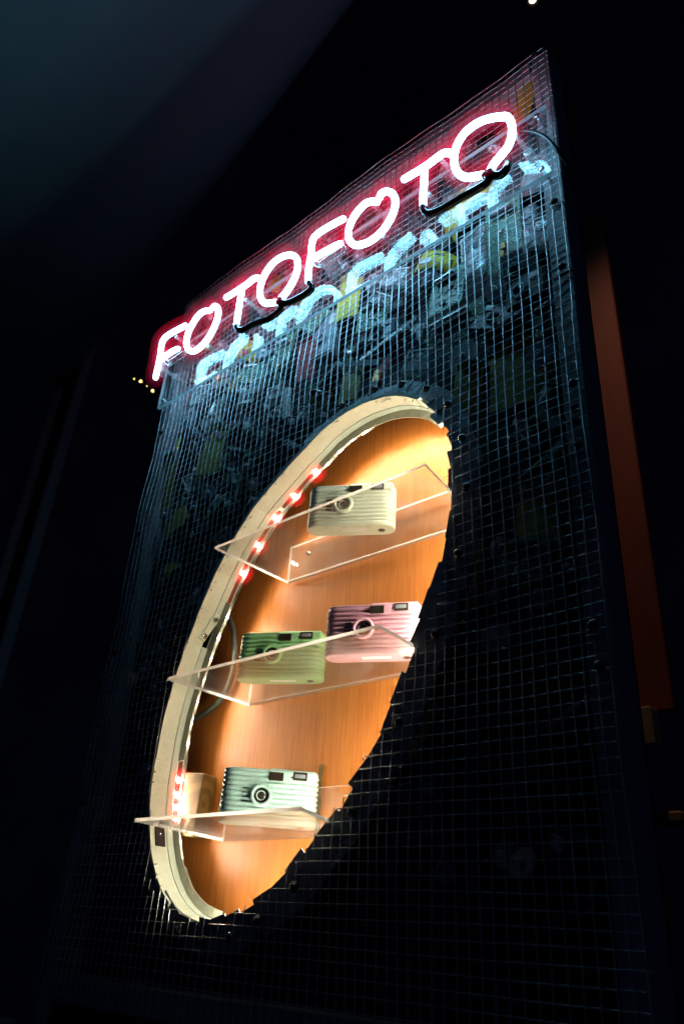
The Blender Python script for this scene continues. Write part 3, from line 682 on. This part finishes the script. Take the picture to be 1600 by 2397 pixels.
HAND = [
    ('card', 'bright yellow card wrapper behind the plate under the second F', 816, 703, 2.0, .1, 3.6, 6.0, dict(m='yellow', m2='olive')),
    ('band', 'yellow film wrapper behind the lettering left of the first T', 575, 822, 2.2, .5, 5.0, 3.0, dict(m='yellow')),
    ('board', 'pale green circuit board glinting under the first T', 663, 825, 1.6, .3, 4.2, 5.0, {}),
    ('card', 'dark red card piece with a yellow ring near the middle left of the mesh', 717, 850, 1.8, .1, 3.4, 5.2, dict(m='redp', m2='redp')),
    ('card', 'yellow card with white folded top above the left of the oval', 820, 905, 1.4, .05, 2.6, 4.6, dict(m='olive', m2='white')),
    ('clear', 'clear cracked casing at the left end below the sign plate', 470, 925, 1.2, .4, 5.0, 3.4, {}),
    ('strip', 'white plastic stick lying under the first pair of letters', 575, 940, 1.2, .45, 5.2, .5, dict(m='white')),
    ('clear', 'small clear finder block under the first O', 600, 905, 1.3, .2, 2.6, 2.4, {}),
    ('card', 'white blank card standing upright below the first T', 672, 945, 1.3, .0, 1.3, 4.4, dict(m='white', m2='white')),
    ('shell', 'tall blue grey film gate plate left of the bright yellow card', 760, 790, 2.2, .0, 4.2, 8.0, dict(m='grey')),
    ('board', 'green circuit board with silver capacitor right of the bright yellow card', 872, 740, 1.5, .2, 5.0, 3.6, {}),
    ('card', 'curved yellow card at the top right corner of the mesh', 1228, 236, 1.6, .30, 2.6, 7.0, dict(m='yellow', m2='olive')),
    ('band', 'large yellow wrapper band behind the plate under the last T', 1105, 480, 1.8, -.5, 8.5, 4.2, dict(m='yellow')),
    ('band', 'yellow wrapper curled round a dark can below the third O', 1010, 620, 1.6, .35, 5.5, 2.6, dict(m='yellow')),
    ('can', 'dark film can inside the yellow curl below the third O', 1018, 648, 2.2, .4, 2.4, 4.2, dict(m='grey')),
    ('board', 'tall pale green circuit board under the last O', 1178, 545, 1.2, .05, 4.2, 9.5, {}),
    ('board', 'dark green circuit board below the curled yellow wrapper', 1045, 680, 1.4, .1, 5.0, 5.6, {}),
    ('clear', 'clear film chamber standing left of the tall pale green board', 1108, 590, 1.3, .0, 3.6, 6.2, {}),
    ('shell', 'grey camera shell right of the tall pale green board', 1217, 545, 2.0, .0, 4.4, 5.2, dict(m='grey')),
    ('clear', 'clear lens casing near the right upright below the plate', 1258, 545, 1.2, .1, 3.2, 3.6, {}),
    ('clear', 'white clear clip right under the plate below the third O', 925, 650, 1.2, .5, 4.2, 2.4, {}),
    ('board', 'small square green board beside the right upright', 1280, 745, 1.0, .0, 3.0, 3.4, {}),
    ('card', 'dim faded yellow square card above the right shoulder of the oval', 1213, 885, 2.2, .1, 6.0, 6.0, dict(m='olive', m2='olive')),
    ('card', 'faded yellow card near the top right of the oval collar', 1094, 920, 1.8, .2, 3.2, 5.0, dict(m='olive', m2='olive')),
    ('strip', 'bright metal strip slanting across the middle of the mesh', 905, 795, 1.1, -.12, 9.0, .5, {}),
    ('strip', 'short grey metal arm right of the slanting strip', 970, 765, 1.0, .45, 4.5, .7, {}),
    ('shell', 'small blue grey plate hanging under the metal arm', 968, 790, 1.2, .2, 2.8, 2.6, dict(m='grey')),
    ('clear', 'pale clear casing just above the oval collar', 978, 845, 1.3, .3, 3.6, 3.0, {}),
    ('card', 'small dark red card above the top of the oval', 897, 868, 1.6, .2, 1.8, 2.6, dict(m='redp', m2='white')),
    ('board', 'wide dim circuit board right above the oval', 1058, 770, 1.5, -.05, 8.0, 4.0, {}),
    ('shell', 'grey shell between the metal strip and the green board', 893, 775, 1.7, .4, 4.0, 3.0, dict(m='grey')),
    ('gear', 'large grey film reel right of the slanting metal strip', 1085, 835, 1.6, 0, 4.0, 4.0, {}),
    ('card', 'tiny bright yellow card at the left edge of the mesh', 418, 1042, 1.0, .0, 1.2, 2.0, dict(m='yellow', m2='yellow')),
    ('card', 'long faded yellow card down the left edge of the mesh', 392, 1140, 1.6, .1, 4.0, 7.5, dict(m='olive', m2='olive')),
    ('card', 'faded yellow card lowest at the left edge of the mesh', 412, 1225, 1.6, -.5, 4.6, 3.4, dict(m='olive', m2='olive')),
    ('gear', 'small blue grey wheel at the left edge of the mesh', 388, 1205, 1.0, 0, 2.0, 2.0, {}),
    ('card', 'large faded yellow card left of the oval top', 495, 1065, 2.0, .2, 5.0, 6.5, dict(m='olive', m2='olive')),
    ('shell', 'grey shell propped against the left upright under the plate', 440, 985, 2.0, .1, 4.0, 5.0, dict(m='grey')),
    ('strip', 'grey hinge strip in the middle above the collar', 850, 850, 1.2, .3, 5.0, .8, dict(m='grey')),
    ('battery', 'small battery lodged right of the yellow and white card', 878, 905, 1.5, .3, 1.2, 3.6, {}),
    ('can', 'black film can behind the right part of the plate', 1215, 440, 2.0, .2, 2.4, 4.0, {}),
    ('clear', 'clear angular casing at the right end of the plate', 1262, 400, 1.3, .2, 3.8, 5.0, {}),
    ('shell', 'dark camera shell in the top right corner of the mesh', 1262, 275, 2.0, .1, 4.0, 4.0, {}),
    ('strip', 'short bright pin behind the top right corner of the mesh', 1268, 224, .9, -.05, 2.2, .5, {}),
    ('band', 'orange yellow wrapper behind the first O', 480, 805, 2.0, .2, 3.2, 3.2, dict(m='yellow')),
    ('band', 'yellow wrapper piece behind the second O', 637, 670, 2.2, .3, 3.6, 3.0, dict(m='yellow')),
    ('gear', 'grey sprocket right of the faded square card', 1262, 830, 1.4, 0, 3.0, 3.0, {}),
    ('board', 'dim glinting circuit board right of the oval', 1222, 1310, 1.6, .2, 5.0, 4.0, {}),
    ('card', 'dim brown yellow card far right of the oval', 1260, 1225, 2.0, .0, 4.0, 5.0, dict(m='olive', m2='olive')),
]
used = []
for kd, lb, px, py, Y, a, w, h, kw in HAND:
    q = unproj(px, py, Y); used.append((q.x, q.z, max(w, h) * .45)); junk(kd, lb, q, a, w, h, rj, None, (rj.uniform(-.12, .12), rj.uniform(-.2, .2)), **kw)
SH = {'shell': ('black scrap camera shell buried in shadow behind the wire mesh', 'scrap camera shells behind the mesh'), 'board': ('dim green scrap circuit board buried in shadow behind the mesh', 'scrap circuit boards behind the mesh'),
      'can': ('black scrap film canister buried in shadow behind the mesh', 'scrap film canisters behind the mesh'), 'gear': ('grey scrap film reel buried in shadow behind the mesh', 'scrap film spools behind the mesh'),
      'clear': ('clear scrap camera casing buried in shadow behind the mesh', 'scrap clear casings behind the mesh'), 'strip': ('thin scrap metal strip buried in shadow behind the mesh', 'scrap metal strips behind the mesh'),
      'card': ('faded yellow scrap card buried in shadow behind the mesh', 'scrap yellow cards behind the mesh')}
cnt = 0; tries = 0
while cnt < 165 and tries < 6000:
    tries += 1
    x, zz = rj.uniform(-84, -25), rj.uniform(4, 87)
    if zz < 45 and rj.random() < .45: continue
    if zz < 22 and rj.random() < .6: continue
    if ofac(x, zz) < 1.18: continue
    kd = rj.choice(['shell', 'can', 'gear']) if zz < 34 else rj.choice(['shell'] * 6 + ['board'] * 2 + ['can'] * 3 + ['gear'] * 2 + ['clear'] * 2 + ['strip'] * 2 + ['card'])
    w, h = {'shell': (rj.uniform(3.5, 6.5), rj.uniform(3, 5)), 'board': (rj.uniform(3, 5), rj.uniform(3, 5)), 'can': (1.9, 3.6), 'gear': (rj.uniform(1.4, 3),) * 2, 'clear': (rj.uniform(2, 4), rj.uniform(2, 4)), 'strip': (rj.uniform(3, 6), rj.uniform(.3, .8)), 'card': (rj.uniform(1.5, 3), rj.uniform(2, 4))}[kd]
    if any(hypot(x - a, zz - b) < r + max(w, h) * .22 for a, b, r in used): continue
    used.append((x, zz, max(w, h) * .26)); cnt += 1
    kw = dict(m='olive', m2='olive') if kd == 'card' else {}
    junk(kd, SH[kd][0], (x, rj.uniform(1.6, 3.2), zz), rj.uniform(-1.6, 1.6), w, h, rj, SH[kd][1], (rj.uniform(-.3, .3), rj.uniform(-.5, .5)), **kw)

# ------------------------------------------------------------------ surroundings
def at(px, py, Y): return unproj(px, py, Y)
# red-brown board behind the right side, with a pale block at its foot
Yb = 26
tl, tr, bl_, br = at(1372, 640, Yb), at(1455, 640, Yb), at(1484, 1672, Yb), at(1580, 1690, Yb)
rb = MB().box(((-31.4 + br.x) / 2, Yb + .6, (92 + bl_.z) / 2), (br.x + 31.4, 1.2, 92 - bl_.z), bev=.15)
solo('red_board', rb, mat('red_brown_board', (.27, .036, .018), .7, 0, .45, 9, .2, 80, stretch=(1, 1, .2)), 'tall narrow red brown board behind the right side of the case', 'board', (bl_.x, Yb, bl_.z))
pb = at(1508, 1704, Yb - 1)
solo('pale_block', MB().box((pb.x, Yb - 1, pb.z), (2.3, 2, 3.6), bev=.12), mat('pale_block_wood', (.30, .24, .11), .7, 0, .2, 30), 'pale wooden block at the foot of the red brown board', 'block', pb)
solo('brown_ledge', MB().box((at(1530, 1915, Yb).x, Yb + 1, at(1530, 1915, Yb).z), (5.5, 3, 1.0), bev=.2), mat('brown_ledge_wood', (.30, .14, .07), .7, 0, .3, 20), 'short brown ledge low at the right behind the case', 'ledge', at(1530, 1915, Yb))
# ceiling spotlight, the only other lamp in view
sp = Vector(at(1246, 4, 8)); spot = thing('ceiling_spotlight', 'small lit ceiling spotlight above the top right corner of the case', 'spotlight', sp)
dn = (at(1490, 1560, Yb) - sp).normalized(); SR = Vector((0, 0, 1)).rotation_difference(dn).to_matrix()
part('housing', MB().lathe([(.6, -2.6), (.8, -2.2), (.85, 0), (.75, .05), (.7, -.3)], sp, SR, 20), MT['dark'], spot)
part('bulb', MB().lathe([(.6, -.5), (.45, -.2), (0, -.1)], sp, SR, 16), emit('spot_bulb', (1, .85, .5), 6), spot)
part('stem', MB().tube([sp + Vector((0, 0, 1.5)), Vector((sp.x, sp.y, 519.5))], .35, 8), MT['dark'], spot)
L = bpy.data.lights.new('spot_beam', 'SPOT'); L.energy = 8; L.color = (1, .72, .45); L.spot_size = radians(36); L.spot_blend = 1.0; L.shadow_soft_size = .02
lo = bpy.data.objects.new('spot_beam', L); col.objects.link(lo); lo.parent = spot; lo.location = dn * (.8 * S); lo.rotation_euler = dn.to_track_quat('-Z', 'Y').to_euler()
# fairy lights hanging beyond the left edge
fl = thing('fairy_lights', 'string of small yellow fairy lights hanging beyond the left end of the sign', 'fairy lights', at(335, 900, 70))
pp = [at(300, 840, 70), at(314, 888, 70), at(329, 895, 70), at(344, 905, 70), at(357, 917, 70), at(352, 960, 70)]
part('lead', MB().tube(smooth_path(pp), .16, 6), MT['cord'], fl)
for k, r in ((1, .25), (2, .55), (3, .2), (4, .5)):
    part('bulb', MB().lathe([(r * .5, 0), (r, r * .6), (r * .8, r * 1.4), (0, r * 2)], pp[k], None, 10), emit('fairy_bulb_%d' % k, (1, .75, .2), 5), fl)
# pale door frame far left
d0, d1 = at(196, 705, 40), at(262, 620, 40)
dz0, dz1 = at(190, 1000, 40).z, at(230, 570, 40).z
df = thing('door_frame', 'dim pale door frame in the dark left of the case', 'door frame', (d0.x, 40, FL))
for x in (d0.x, d1.x):
    part('jamb', MB().box((x, 41, (FL + dz1) / 2), (2.2, 3, dz1 - FL), bev=.15), LW, df)
part('lintel', MB().box(((d0.x + d1.x) / 2, 41, dz1 + 1.2), (d1.x - d0.x + 2.2, 2.8, 2.2), bev=.15), LW, df)
part('door', MB().box(((d0.x + d1.x) / 2, 42, (FL + dz1) / 2), (d1.x - d0.x - 2.4, .8, dz1 - FL)), MT['black'], df)
# corner of a pale high table far down at the left
C = Vector((-191, 55.7, -20)); tu = Vector((9.5, -5, 0)).normalized(); tv = Vector((-tu.y, tu.x, 0)); tv = tv if tv.x < 0 and tv.y < 0 else -tv
tb = thing('high_table', 'corner of a pale high table low at the left', 'table', C)
RT = Matrix((tu, tv, Vector((0, 0, 1)))).transposed()
part('table_top', MB().box(C + tu * 22 + tv * 26 + Vector((0, 0, -1.2)), (44, 52, 2.4), RT, bev=.3), mat('pale_laminate', (.75, .74, .62), .4, 0, .1, 20), tb)
for a in (5, 39):
    for b in (5, 47):
        q = C + tu * a + tv * b; part('table_leg', MB().tube([Vector((q.x, q.y, -2.6 + C.z)), Vector((q.x, q.y, FL))], 1.4, 10), MT['grey'], tb)
